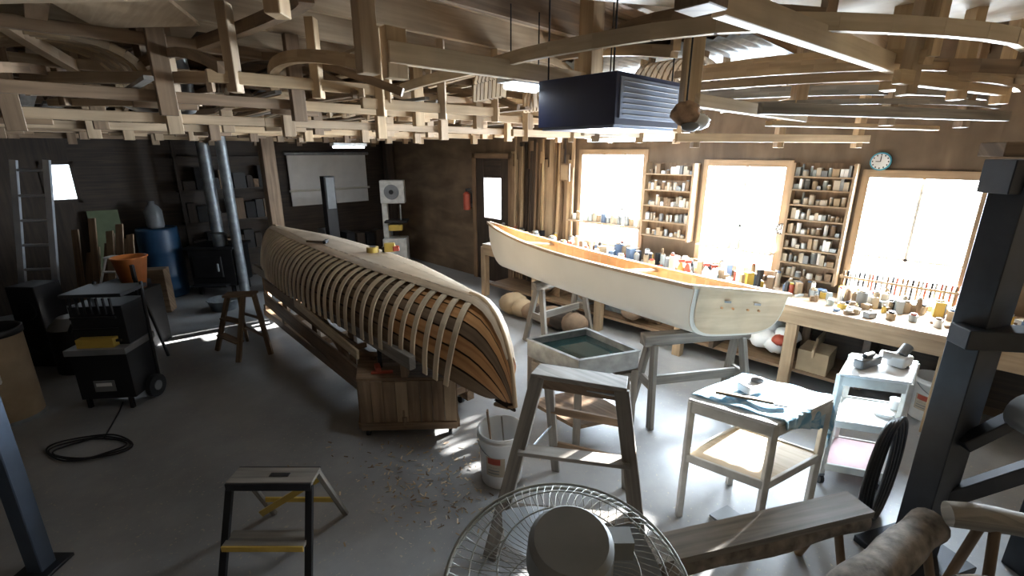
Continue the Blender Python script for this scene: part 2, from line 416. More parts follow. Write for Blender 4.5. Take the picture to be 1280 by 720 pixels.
def fix(p,q,z,along,L=1.1,e=14):
    b=B('fluorescent_fixture');d=R(1,0) if along=='p' else R(0,1);n=V((-d.y,d.x,0))
    c=R(p,q,z)
    b.obox(c,d*L/2,n*.06,V((0,0,.02)),WHITE)
    for k in (-1,1):b.cyl(c-d*(L/2-.03)+n*.03*k-V((0,0,.035)),c+d*(L/2-.03)+n*.03*k-V((0,0,.035)),.016,TUBE,n=10)
    for sg in (-1,1):
        e_=c+d*L*.36*sg;b.cyl(e_,V((e_.x,e_.y,2.82)),.004,IRON,n=6)
    b.done()
    ld=bpy.data.lights.new('fixture_light','AREA');ld.shape='RECTANGLE';ld.size=L;ld.size_y=.12;ld.energy=e;ld.color=(.85,.93,1)
    lo=bpy.data.objects.new('fixture_light',ld);bpy.context.collection.objects.link(lo)
    lo.location=c-V((0,0,.065));lo.rotation_euler=(0,0,math.atan2(d.y,d.x))
fix(2.6,4.3,2.25,'p');fix(1.9,2.0,2.47,'q',.3,4);fix(6.6,3.3,2.2,'q',.5,5)

b=B('air_cleaner_box');c=V((.52,2.66,0));ex=V((.72,.69,0));ey=V((-.69,.72,0))
b.obox(c+V((0,0,2.335)),ex*.30,ey*.24,V((0,0,.115)),NAVY)
b.obox(c+V((0,0,2.215)),ex*.285,ey*.225,V((0,0,.008)),LBLUE)
b.obox(c+V((0,0,2.34))-ey*.242,ex*.27,ey*.004,V((0,0,.09)),LBLUE)
for i in range(-3,4):b.obox(c+V((0,0,2.34+i*.024))-ey*.248,ex*.25,ey*.003,V((0,0,.003)),GREYP)
for sx in (-1,1):
    for sy in (-1,1):b.cyl(c+ex*.27*sx+ey*.2*sy+V((0,0,2.44)),c+ex*.27*sx+ey*.2*sy+V((0,0,2.97)),.005,IRON,n=6)
b.done(.004)
b=B('hanging_wool_mitt')
b.ball((.80,2.30,2.27),.06,FUR,(1.15,.8,.9),jit=.12);b.ball((.87,2.32,2.235),.05,WHITE,(1.1,.8,.7),jit=.15);b.ball((.82,2.28,2.21),.035,GREYP,(1.2,.8,.6),jit=.1)
b.cyl((.80,2.30,2.3),(.80,2.30,2.8),.004,IRON,n=6);b.done()
b=B('exhaust_duct')
b.tube([(-4.55,7.2,.78),(-4.55,7.2,2.95)],.085,GALV,n=16)
b.tube([(-4.10,6.9,.0),(-4.10,6.9,2.2),(-4.05,6.8,2.5),(-3.9,6.7,2.65),(-3.2,6.0,2.66),(-2.3,4.6,2.62)],.07,GALV,n=14)
for z in (1.2,1.7,2.2):b.cyl((-4.55,7.2,z),(-4.55,7.2,z+.02),.092,GALV)
b.done()
b=B('flexible_duct')
b.tube([(-3.1,4.0,2.5),(-2.7,3.9,2.36),(-2.45,3.8,2.42),(-2.35,3.65,2.6),(-2.3,3.5,2.9)],.05,ALU,n=12);b.done()

# ------------------------------------------------------------------ ribbed canoe, upside-down on its form
def canoe_sec(base,d,n,L,s,halfb,zk,zs,ex,scale=1.0,phis=None,over=0.0):
    out=[]
    for ph in phis:
        r=math.radians(ph);sx=math.sin(r);cx=max(0,math.cos(r))
        x=halfb*scale*math.copysign(abs(sx)**ex,sx)
        t=cx**ex
        z=zs+(zk-zs)*t*scale
        al=s*L+over*(1-t)**2
        out.append(base+d*al-n*x+V((0,0,z)))
    return out
d=V((-.677,.736,0)).normalized();n=V((-d.y,d.x,0))
base0=V((-.06,2.79,0));base=base0-d*.12
L=4.95
def prof(s):
    hb=.465*max(0.0,math.sin(math.pi*min(max(s,0),1)))**.52+.004
    zs=.75-.26*abs(2*s-1)**3.2
    e=min(s,1-s)/.075
    k=1.0 if e>=1 else math.sqrt(max(0,1-(1-e)**2))
    zkm=1.19-.03*abs(2*s-1)**2
    zk=zs+(zkm-zs)*max(k,.02)
    m=min(1,min(s,1-s)/.3);ex=1.05-.38*m
    e2=max(0,1-min(s,1-s)/.12);over=(.20*e2)*(1 if s<.5 else -1)
    return hb,zk,zs,ex,over
SS=[0,.004,.01,.02,.035,.05,.07]+[.09+i*.82/36 for i in range(37)]+[.93,.95,.965,.98,.99,.996,1]
def rowsfor(scale,phis,lift=0.0,ss=SS):
    rows=[]
    for s in ss:
        hb,zk,zs,ex,ov=prof(s)
        rows.append(canoe_sec(base,d,n,L,s,hb+lift,zk+lift,zs,ex,phis=phis,over=ov,scale=scale))
    return rows
b=B('canoe_under_construction')
NB=14
for part in ([x for x in SS if x<=.21],[x for x in SS if x>=.185]):
    for i in range(NB):
        a0=-88+176*i/NB;a1=a0+176/NB-1.6
        rows=rowsfor(1.0,[a0,(a0+a1)/2,a1],-.012,part)
        uv=[]
        for k,r in enumerate(rows):
            for j in range(3):uv.append((part[k]*L,i*.7+j*.05))
        b.grid(rows,(ORANGE if i%3 else OLD) if part[0]<.1 else (RUST if i%2 else OLD),uv=uv)
rows=rowsfor(.97,[-88+176*i/16 for i in range(17)],-.025);b.grid(rows,DARKW)
s=.075
while s<.975:
    hb,zk,zs,ex,ov=prof(s);w=.026
    phs=[-90+180*j/30 for j in range(31)]
    A=canoe_sec(base,d,n,L,s-w/L,hb+.004,zk+.004,zs-.02,ex,phis=phs,over=ov)
    C=canoe_sec(base,d,n,L,s+w/L,hb+.004,zk+.004,zs-.02,ex,phis=phs,over=ov)
    A2=canoe_sec(base,d,n,L,s-w/L,hb+.013,zk+.013,zs-.02,ex,phis=phs,over=ov)
    C2=canoe_sec(base,d,n,L,s+w/L,hb+.013,zk+.013,zs-.02,ex,phis=phs,over=ov)
    uvr=[]
    for j in range(31):
        for q in range(5):uvr.append((j*.05+s*37,q*.02+s*91))
    b.grid([[A[j],A2[j],C2[j],C[j],A[j]] for j in range(31)],RIBW,smooth=False,uv=uvr)
    s+=.0235
NP=9;edges=[-18+ (108)*i/NP for i in range(NP+1)]
ss2=[x for x in SS if .01<=x<=.99]
for i in range(NP):
    a0=edges[i];a1=edges[i+1]-.4
    rows=[];uv=[]
    for s in ss2:
        hb,zk,zs,ex,ov=prof(s)
        rows.append(canoe_sec(base,d,n,L,s,hb+.017+.0006*(i%2),zk+.017+.0006*(i%2),zs,ex,phis=[a0,a0*.66+a1*.34,a0*.34+a1*.66,a1],over=ov))
        for j in range(4):uv.append((s*L+i*3.1,i*.9+j*.03))
    b.grid(rows,PLANK,uv=uv)
for sg in (0,1):
    pts=[]
    for k in range(14):
        e=k/13*.09;s=e if sg==0 else 1-e
        hb,zk,zs,ex,ov=prof(s);pts.append(base+d*(s*L)+V((0,0,zk+.012)))
    hb,zk,zs,ex,ov=prof(0.0 if sg==0 else 1.0)
    pts.insert(0,base+d*((0 if sg==0 else L)+ov*.35)+V((0,0,zs-.01)));pts.insert(0,base+d*((0 if sg==0 else L)+ov)+V((0,0,zs-.04)))
    b.tube(pts,.016,PINE,n=8)
b.done()
b=B('building_form_dolly')
def ax(al,off,z):return base0+d*al+n*off+V((0,0,z))
for off in (.30,-.30):
    b.beam(ax(.75,off,.13),ax(4.25,off,.13),.07,.09,OLD)
    b.beam(ax(.55,off*1.15,.70),ax(4.3,off*1.15,.70),.05,.10,GREYW)
for al in (.8,1.7,2.6,3.5,4.2):
    b.beam(ax(al,-.33,.20),ax(al,.33,.20),.08,.06,OLD)
    for off in (.27,-.27):
        b.beam(ax(al,off,.17),ax(al,off,.68),.08,.05,OLD)
    b.beam(ax(al,-.30,.62),ax(al,.30,.62),.04,.1,DARKW)
    b.beam(ax(al,0,.62),ax(al,0,1.0),.1,.05,DARKW)
b.beam(ax(1.0,.33,.22),ax(4.1,.33,.34),.03,.16,OLD)
b.beam(ax(1.2,.31,.45),ax(4.1,.31,.52),.02,.14,OLD)
b.beam(ax(1.6,.29,.2),ax(2.6,.29,.66),.04,.07,OLD)
for al in (.9,4.1):
    for off in (.30,-.30):
        c=ax(al,off,.045);b.cyl(c-n*.015,c+n*.015,.045,BLACK,n=14);b.box(c+V((0,0,.045)),(.05,.05,.05),GALV)
b.done(.003)
b=B('gunwale_spreader_board');b.beam(ax(1.15,.47,.60),ax(2.5,.47,.70),.02,.08,PALE)
b.beam(ax(1.3,.47,.60),ax(1.3,.33,.60),.03,.04,OLD);b.beam(ax(2.4,.47,.68),ax(2.4,.33,.68),.03,.04,OLD);b.done(.003)
b=B('wooden_crate');FL=V((-1.14,3.13,0));FRr=V((-.42,3.16,0));BR=V((-.55,3.66,0));BL=V((-1.27,3.62,0))
zb,zt=.07,.47
for a,c in ((FL,FRr),(FRr,BR),(BR,BL),(BL,FL)):
    u=(c-a).normalized();nn=V((-u.y,u.x,0))
    k=8
    for i in range(k):
        t=(i+.5)/k;w=(c-a).length/k-.004
        b.obox(a.lerp(c,t)+V((0,0,(zb+zt)/2)),u*w/2,nn*.01,V((0,0,(zt-zb)/2+random.uniform(-.004,.004))),random.choice([RUST,RUST,BENCHW,OLD]))
    b.obox(a.lerp(c,.5)+V((0,0,zb+.03))-nn*.015,u*(c-a).length/2,nn*.008,V((0,0,.03)),OLD)
for i in range(5):
    t=(i+.5)/5
    a=FL.lerp(BL,t);c=FRr.lerp(BR,t);b.obox((a+c)/2+V((0,0,zt+.012)),(c-a)/2*1.03,(BL-FL).normalized()*.049,V((0,0,.011)),RUST)
for c in (FL,FRr,BR,BL):
    cc=c.lerp((FL+BR)/2,.13)+V((0,0,.035));b.cyl(cc-V((.012,0,0)),cc+V((.012,0,0)),.035,BLACK,n=12);b.box(cc+V((0,0,.03)),(.04,.04,.03),GALV)
b.done(.002)
b=B('spring_clamp');b.box((-1.02,3.25,.525),(.04,.10,.035),RED,.4);b.box((-1.02,3.32,.575),(.03,.03,.16),IRON,.4);b.box((-.98,3.22,.505),(.16,.03,.02),RED,.1);b.done(.004)
hb,zk,zs,ex,ov=prof(.42)
c=base+d*2.05-n*.10
b=B('tape_measure');b.cyl(c+V((0,0,zk+.015)),c+V((0,0,zk+.065)),.055,YEL,n=20);b.cyl(c+V((0,0,zk+.066)),c+V((0,0,zk+.07)),.03,BLACK);b.done(.003)
b=B('cordless_stapler');e=c+V((.15,.03,zk+.0));b.box(e+V((0,0,.055)),(.10,.06,.08),YEL,.3);b.box(e+V((.06,0,.045)),(.06,.04,.05),RED,.3);b.box(e+V((-.05,0,.035)),(.04,.04,.05),BLACK,.3);b.done(.006)
c=base+d*2.9-n*.05
b=B('tack_hammer');b.beam(c+V((-.2,-.12,zk+.03)),c+V((.0,-.16,zk+.03)),.02,.02,OLD);b.box(c+V((.01,-.16,zk+.035)),(.03,.1,.03),IRON,.1);b.done()

# ------------------------------------------------------------------ white square-stern canoe
T=V((1.71,3.34,0));tip=V((-.29,5.86,0));d2=(tip-T).normalized();L2=(tip-T).length;n2=V((-d2.y,d2.x,0))
def prof2(s):
    if s<.45:hb=.32+.0*s
    else:hb=.32*max(0,math.cos((s-.45)/.55*math.pi/2))**.8+.006
    zg=1.08+.02*(1-s)**2+.17*s**3
    zk=.735+.01*s
    if s>.9:
        e=(s-.9)/.1;zk=.745+(zg-.75)*(1-math.sqrt(max(0,1-e*e)))
    ex=.50+.5*max(0,s-.3)
    return hb,zk,zg,ex
S2=[i/30*.9 for i in range(31)]+[.92,.94,.96,.98,.99,1]
b=B('white_canvas_canoe')
def rows2(ins,ss=S2,phs=None):
    rows=[]
    phs=phs or [-90+180*j/26 for j in range(27)]
    for s in ss:
        hb,zk,zg,ex=prof2(s);hb=max(.002,hb-ins);out=[]
        for ph in phs:
            r=math.radians(ph);sx=math.sin(r);cx=max(0,math.cos(r));x=hb*math.copysign(abs(sx)**ex,sx);t=cx**ex
            rake=.05*(t)*(1-s)**6+.62*x*(1-s)**3
            out.append(T+d2*(s*L2+rake)+n2*x+V((0,0,zg+(zk+ins-zg)*t+.14*x*(1-t))))
        rows.append(out)
    return rows
b.grid(rows2(0),CANVAS)
r=rows2(.014);uv=[(S2[i]*L2,j*.06) for i in range(len(S2)) for j in range(27)];b.grid(r,INNER,uv=uv)
s=.03
while s<.95:
    a=rows2(.017,[s-.006,s+.006]);b.grid(a,PINE,uv=[(j*.05,i*.02+s*9) for i in range(2) for j in range(27)])
    s+=.035
for side_ in (0,-1):
    pts=[rr[side_] for rr in rows2(.0)]
    for i in range(len(pts)-1):b.beam(pts[i]+V((0,0,.004)),pts[i+1]+V((0,0,.004)),.042,.026,BENCHW if side_ else INNER)
o=rows2(0,[0.0])[0]
b.add([p-d2*.004 for p in o],[tuple(range(27))],CANVAS)
o2=rows2(.02,[0.0])[0]
vs=[p-d2*.02 for p in o2];b.add(vs,[tuple(range(27))],PALE,[((p-T).dot(n2)*1.0,p.z*.5) for p in vs])
e1=(o[-1]-o[0]).normalized();en=V((-e1.y,e1.x,0))
if en.dot(d2)>0:en=-en
mid=(o[0]+o[-1])/2
for dx in (-.14,-.05,.07,.16):
    c=mid+en*.022+e1*dx-V((0,0,.13));b.cyl(c,c+en*.012,.009,ORANGE,n=8)
for dx in (-.12,.12):
    c=mid+en*.03+e1*dx-V((0,0,.08));b.obox(c,e1*.025,en*.004,V((0,0,.008)),GALV)
b.obox(mid+V((0,0,.008)),e1*((o[-1]-o[0]).length/2+.02),en*.02,V((0,0,.014)),PALE)
for s in (.3,.72):
    hb,zk,zg,ex=prof2(s);c=T+d2*s*L2;b.beam(c-n2*hb*.97+V((0,0,zg-.065)),c+n2*hb*.97+V((0,0,zg+.02)),.07,.02,BENCHW)
b.done(recalc=False)

def sawhorse(name,a,c,zt,spread,m,bar=True):
    b=B(name);a=V(a);c=V(c);u=(c-a).normalized();nn=V((-u.y,u.x,0))
    b.beam(a-u*.08+V((0,0,zt-.045)),c+u*.08+V((0,0,zt-.045)),.09,.09,m)
    for e,sg in ((a,-1),(c,1)):
        f=[]
        for k in (-1,1):
            ft=e+nn*k*spread+u*sg*.05;b.beam(ft+V((0,0,.0)),e+nn*k*.04+V((0,0,zt-.08)),.07,.035,m,up=u);f.append(ft)
        b.beam(f[0].lerp(e+V((0,0,zt)),.45)-V((0,0,0)),f[1].lerp(e+V((0,0,zt)),.45),.025,.08,m)
    if bar:b.beam(a+V((0,0,.33))+nn*.0,c+V((0,0,.33)),.03,.08,m)
    b.done(.003)
sawhorse('sawhorse',(1.10,3.42,0),(1.86,3.58,0),.735,.17,GREYW)
sawhorse('sawhorse',(.30,4.95,0),(.80,5.35,0),.735,.17,GREYW)

b=B('rib_soaking_tank')
q4=[V((.12,3.32,0)),V((.46,2.94,0)),V((.91,3.10,0)),V((.60,3.54,0))]
z0,z1=.60,.73;ctr=sum(q4,V((0,0,0)))/4
for i in range(4):
    a=q4[i];c=q4[(i+1)%4];u=(c-a);nn=V((-u.y,u.x,0)).normalized()
    b.obox((a+c)/2+V((0,0,(z0+z1)/2)),u/2,nn*.006,V((0,0,(z1-z0)/2)),GALV)
    b.obox((a+c)/2+V((0,0,z1)),u/2*1.02,nn*.014,V((0,0,.006)),GALV)
b.prism([(p.x,p.y) for p in q4],z0-.01,z0,GALV);b.prism([tuple(p.lerp(ctr,.02)[:2]) for p in q4],z0,z1-.05,DARKWATER)
for p in q4:
    c=p.lerp(ctr,.06);b.beam(c,c+V((0,0,z0-.01)),.05,.05,GREYW)
b.prism([tuple(p.lerp(ctr,.04)[:2]) for p in q4],.18,.21,OLD)
for i in range(4):b.beam(q4[i].lerp(ctr,.06)+V((0,0,.52)),q4[(i+1)%4].lerp(ctr,.06)+V((0,0,.52)),.025,.09,GREYW)
b.done(.002)

def pail(name,x,y,z=0,s=1,stick=True,m=WHITE):
    b=B(name)
    b.lathe((x,y,z),[(0,.002),(.13*s,.002),(.135*s,.01),(.148*s,.33*s),(.156*s,.33*s),(.156*s,.345*s),(.15*s,.345*s),(.15*s,.37*s),(.156*s,.375*s),(.150*s,.378*s),(.143*s,.37*s),(.128*s,.03),(0,.03)],m,28)
    fa=math.atan2(-y,-x)
    b.lathe((x,y,z),[(.1395*s,.10*s),(.1455*s,.24*s)],CREAM,8,fa-.75,fa+.15)
    b.lathe((x,y,z),[(.144*s,.19*s),(.1465*s,.235*s)],RED,8,fa-.65,fa-.05)
    for zz in (.12,.14,.16):b.lathe((x,y,z),[(.1415*s,zz*s),(.1425*s,(zz+.008)*s)],GREYP,8,fa-.65,fa-.1)
    pts=[(x+.157*s*math.cos(t),y+.157*s*math.sin(t)-.02*math.sin(t),z+.33*s-.10*s*abs(math.sin(t))) for t in [math.pi+ math.pi*i/14 for i in range(15)]]
    b.tube(pts,.003,GALV,n=6)
    if stick:
        b.beam((x-.04,y-.05,z+.04),(x-.09,y+.0,z+.5*s),.04,.012,OLD);b.beam((x+.03,y+.02,z+.04),(x+.0,y+.09,z+.40),.02,.01,GREYW)
    b.done()
pail('plastic_pail',-.07,2.68)
pail('plastic_pail',3.42,3.42,0,.95,False)

b=B('wooden_stepladder')
tc=[V((.10,2.30,.95)),V((.58,2.13,.95)),V((.62,2.27,.95)),V((.16,2.43,.95))]
b.prism([tuple(p[:2]) for p in tc],.925,.952,GREYW)
b.prism([tuple(p.lerp(sum(tc,V((0,0,0)))/4,.06)[:2]) for p in tc],.87,.925,OLD)
fl,fr=V((-.12,2.02,0)),V((.68,1.95,0));rl,rr=V((.30,2.74,0)),V((.74,2.56,0))
tl,tr=V((.14,2.30,.93)),V((.56,2.15,.93));bl,br=V((.20,2.40,.93)),V((.60,2.25,.93))
b.beam(fl,tl,.035,.075,GREYW,up=(tr-tl).normalized());b.beam(fr,tr,.035,.075,GREYW,up=(tr-tl).normalized())
b.beam(rl,bl,.025,.055,GREYW,up=(tr-tl).normalized());b.beam(rr,br,.025,.055,GREYW,up=(tr-tl).normalized())
for t in (.27,.60):
    a=fl.lerp(tl,t);c=fr.lerp(tr,t);b.beam(a,c,.09,.022,GREYW)
for t in (.3,.65):b.beam(rl.lerp(bl,t),rr.lerp(br,t),.02,.05,OLD)
b.beam(fl.lerp(tl,.5),rl.lerp(bl,.5),.006,.02,GALV);b.beam(fr.lerp(tr,.5),rr.lerp(br,.5),.006,.02,GALV)
b.cyl(tl+V((.02,0,-.03)),tr+V((-.02,0,-.03)),.008,GALV,n=8);b.done(.003)

b=B('folding_step_stool')
b.box((-1.22,2.04,.50),(.43,.12,.02),GREYW);b.box((-1.22,1.975,.488),(.43,.010,.04),BLACK);b.box((-1.22,2.105,.488),(.43,.010,.04),BLACK)
for sx in (-.20,.20):
    b.beam((-1.22+sx*1.08,1.80,0),(-1.22+sx,1.99,.49),.022,.035,IRON,up=(1,0,0));b.beam((-1.22+sx*1.08,2.34,0),(-1.22+sx,2.09,.49),.022,.03,GREYW,up=(1,0,0))
b.box((-1.22,1.90,.24),(.40,.10,.02),GREYW);b.box((-1.22,1.845,.235),(.40,.010,.03),YEL)
b.beam((-1.40,2.16,.16),(-1.04,2.12,.42),.012,.035,YEL);b.beam((-1.42,2.25,.18),(-1.02,2.25,.18),.012,.03,YEL)
b.box((-1.19,2.04,.512),(.10,.03,.003),BLACK)
b.done(.002)

b=B('small_stepladder');t=V((-2.86,4.72,.66))
b.box(t,(.30,.16,.025),OLD,.15)
f=[V((-3.24,4.76,0)),V((-2.84,4.46,0)),V((-2.60,4.66,0)),V((-3.06,5.04,0))]
tt=[t+V((-.12,-.02,0)),t+V((.06,-.06,0)),t+V((.13,.02,0)),t+V((-.06,.06,0))]
for a,c in zip(f,tt):b.beam(a,c,.03,.05,OLD)
for k in (.3,.6):
    b.beam(f[0].lerp(tt[0],k),f[1].lerp(tt[1],k),.09,.02,OLD);b.beam(f[2].lerp(tt[2],k),f[3].lerp(tt[3],k),.02,.03,OLD)
b.done(.003)

def cart(name,C,shelves,zt,mleg,mtop,casters,leg=.035):
    b=B(name);C=[V(c+(0,)) for c in C];ctr=sum(C,V((0,0,0)))/4
    zb=.07 if casters else 0
    for i,p in enumerate(C):
        q=p.lerp(ctr,.06);ft=q
        b.beam(ft+V((0,0,zb)),q+V((0,0,zt)),leg,leg,mleg)
        if casters:
            b.cyl(ft+V((-.012,0,.035)),ft+V((.012,0,.035)),.035,BLACK,n=12);b.box(ft+V((0,0,.07)),(.04,.04,.02),GALV)
    for z,m in shelves:
        P=[p.lerp(ctr,.03) for p in C];b.prism([tuple(p[:2]) for p in P],z-.01,z+.008,m)
        for i in range(4):
            a=P[i];c=P[(i+1)%4];b.beam(a+V((0,0,z-.01)),c+V((0,0,z-.01)),.018,.05,mleg)
    b.prism([tuple(p[:2]) for p in C],zt-.012,zt+.012,mtop)
    for i in range(4):
        a=C[i].lerp(ctr,.03);c=C[(i+1)%4].lerp(ctr,.03);b.beam(a+V((0,0,zt-.035)),c+V((0,0,zt-.035)),.02,.06,mleg)
    b.done(.003)
C1=[(.98,2.33),(1.33,2.07),(1.79,2.33),(1.43,2.62)]
cart('rolling_work_cart',C1,[(.42,PALE)],.77,WPAINT,WHITE,False)
C2=[(2.01,2.62),(2.36,2.50),(2.65,2.80),(2.30,2.93)]
cart('rolling_shelf_cart',C2,[(.14,PINK),(.46,WPAINT)],.78,WPAINT,WHITE,True)
b=B('blue_towel')
o=V(C1[0]+(0,));U=V(C1[1]+(0,))-o;W=V(C1[3]+(0,))-o
lu=U.length;lw=W.length;U.normalize();W.normalize()
rows=[]
NU,NW=38,40
for i in range(NU+1):
    row=[]
    for j in range(NW+1):
        w=.05+(lw+.16)*j/NW
        u=-.015+(lu+.07+.24*(j/NW)**1.1)*i/NU
        z=.787
        du=max(0,u-lu-.008);dw=max(0,w-lw-.008)
        uu=min(u,lu+.012);ww=min(w,lw+.012)
        wob=.016*math.sin(w*38)+.012*math.sin(w*17+1)
        if du>0:uu+=abs(wob)*min(1,du*9)+.004
        if dw>0:ww+=abs(.014*math.sin(u*33))*min(1,dw*9)+.004
        z-=math.sqrt(du*du+dw*dw)*.98
        z+=.005*math.sin(u*30+w*12)*(1 if du==0 and dw==0 else 0)+.002
        row.append(o+U*uu+W*ww+V((0,0,z)))
    rows.append(row)
b.grid(rows,TOWEL);b.done(solid=.004)
b=B('sanding_block');b.box((1.36,2.40,.82),(.13,.09,.045),WHITE,.4);b.ball((1.40,2.42,.85),.03,GREYP,(1.4,.8,.7));b.done(.01)
b=B('scraper');b.beam((1.14,2.36,.81),(1.40,2.24,.81),.03,.015,OLD);b.box((1.43,2.225,.81),(.07,.05,.008),GREYP,-.4);b.done(.003)
b=B('orbital_sander');b.box((2.46,2.73,.83),(.12,.10,.07),WHITE,.5);b.cyl((2.46,2.73,.86),(2.52,2.76,.91),.03,GREYP,n=14);b.cyl((2.44,2.73,.85),(2.36,2.76,.86),.028,WHITE,n=14);b.cyl((2.46,2.73,.795),(2.46,2.73,.81),.055,BLACK);b.done(.008)
b=B('electric_plane');b.box((2.25,2.72,.825),(.20,.06,.06),GREYP,.4);b.box((2.25,2.72,.87),(.10,.03,.03),BLACK,.4);b.done(.008)
b=B('paper_cups');b.cyl((2.53,2.75,.47),(2.53,2.75,.54),.03,WHITE,r2=.04);b.cyl((2.40,2.68,.47),(2.40,2.68,.49),.05,WHITE);b.done()
b=B('dustpan');b.box((1.28,2.30,.012),(.16,.12,.015),GREYP,.5);b.beam((1.2,2.22,.02),(1.12,2.14,.03),.02,.015,GREYP);b.done()

# ------------------------------------------------------------------ pedestal fan
b=B('pedestal_fan');c=V((.135,.905,1.055));ax_=V((.0,-.2,.98)).normalized();xx=V((1,0,0));yy=ax_.cross(xx).normalized()
RF=.305;N=72
WIRE=plain('fan_wire_grey',(.34,.34,.30),.4,.4)
for rr,hh in ((RF,0),(RF*.995,.02),(.24,.065),(.17,.09),(.09,.10)):
    for sg in ((1,-1) if hh>.03 else (1,)):
        b.tube([c+ax_*hh*sg+(xx*math.cos(t)+yy*math.sin(t))*rr for t in [2*math.pi*i/48 for i in range(48)]],.0022 if hh>.03 else .0045,WIRE,n=5,closed=True)
for i in range(N):
    t=2*math.pi*i/N
    for sg in (1,-1):
        pts=[]
        for r_,h_ in ((RF,.01),(.275,.045),(.22,.075),(.15,.095),(.07,.102)):
            t2=t+sg*(RF-r_)*1.6
            pts.append(c+ax_*h_*sg+(xx*math.cos(t2)+yy*math.sin(t2))*r_)
        b.tube(pts,.0012,WIRE,n=4)
b.cyl(c+ax_*.10,c+ax_*.12,.085,MGREY,n=28);b.cyl(c+ax_*.12,c+ax_*.19,.102,MGREY,r2=.098,n=32);b.cyl(c+ax_*.19,c+ax_*.205,.098,MGREY,r2=.085,n=32)
b.cyl(c-ax_*.10,c-ax_*.085,.06,MGREY,n=24)
b.cyl(c-ax_*.05,c+ax_*.06,.035,MGREY,n=18)
for k in range(4):
    t0=k*math.pi/2+.4;rows=[]
    for i in range(7):
        r_=.035+.225*i/6;ww=.35+.35*math.sin(math.pi*min(1,i/6*.9+.1))
        rows.append([c+ax_*(.028*(j/4-.5)*2)+(xx*math.cos(t0+ww*(j/4-.5)*1.6)+yy*math.sin(t0+ww*(j/4-.5)*1.6))*r_ for j in range(5)])
    b.grid(rows,GREYP)
b.box(c+ax_*.15+V((.115,.03,0)),(.07,.05,.05),MGREY)
b.tube([c+ax_*.16+V((0,-.08,0)),c+ax_*.16+V((0,-.2,-.06)),V((.135,.55,.95)),V((.135,.55,.06))],.018,IRON,n=10)
b.cyl((.135,.55,0),(.135,.55,.04),.2,IRON,n=28);b.done(recalc=False)

def log(name,a,c,r,m,flat=False,legs=None):
    b=B(name);a=V(a);c=V(c);N=14;pts=[];rad=[]
    for i in range(N+1):
        t=i/N;pts.append(a.lerp(c,t)+V((0,0,.008*math.sin(t*9))));rad.append(r*(1+.06*math.sin(t*13)+random.uniform(-.03,.03)))
    b.tube(pts,rad,m,n=16)
    u=(c-a).normalized();nn=V((-u.y,u.x,0))
    if flat:b.beam(a+V((0,0,r*.92)),c+V((0,0,r*.92)),r*2.0,.035,GREYW)
    for t in (legs or []):
        e=a.lerp(c,t)
        for k in (-1,1):b.cyl(V((e.x+nn.x*.14*k,e.y+nn.y*.14*k,0)),e+nn*.03*k,.02,OLD,n=10)
    b.done()
log('log_bench',(.50,1.64,.32),(1.74,1.95,.34),.075,BARK,True,(.12,.88))
log('cedar_log',(1.36,1.50,.34),(2.02,1.86,.36),.08,BARK,False,(.15,.85))
log('grey_post_log',(1.98,1.76,.52),(2.75,1.54,.54),.055,GREYW,False,(.2,.9))
log('cedar_log',(1.75,1.42,.44),(2.6,1.30,.44),.07,BARK,False,(.2,.9))
b=B('coiled_hose')
for i,(dx,dt) in enumerate(((0,0),(.03,.03),(.06,-.02),(.09,.04))):
    c=V((2.08+dx,2.27+dx*.4,.34));b.tube([c+V((.22*math.cos(t)*.8,.22*math.cos(t)*.6,.325*math.sin(t)+dt*.2*math.cos(t))) for t in [2*math.pi*j/36 for j in range(36)]],.012,BLACK,n=8,closed=True)
b.done()
b=B('steel_machine_stand')
b.box((2.16,2.03,1.02),(.17,.13,2.04),STEELD,.3)
b.box((2.16,2.03,.02),(.4,.35,.04),STEELD,.3)
b.beam((2.04,2.03,2.0),(2.95,2.03,2.0),.14,.14,STEELD);b.beam((2.06,2.10,2.11),(2.95,2.10,2.11),.12,.06,OLD)
b.beam((2.02,1.98,1.30),(2.9,1.85,1.30),.12,.09,STEELD);b.beam((2.16,1.95,.75),(2.8,1.9,1.26),.06,.06,STEELD)
b.box((2.66,1.95,1.0),(.1,.1,2.0),STEELD,.1);b.beam((2.2,2.0,.4),(2.7,1.9,.75),.05,.09,STEELD)
b.cyl((2.28,1.9,1.40),(2.66,1.85,1.40),.035,GALV,n=14);b.cyl((2.36,1.92,.95),(2.36,1.80,.95),.09,GREYP,n=20)
b.tube([(2.4,1.85,1.33),(2.34,1.75,1.1),(2.45,1.7,.8),(2.34,1.7,.65)],.012,BLACK);b.done(.006)
b=B('steel_post');b.box((-2.46,1.95,1.45),(.08,.08,2.9),POSTB);b.box((-2.46,1.95,.01),(.18,.18,.02),STEELD);b.done(.004)

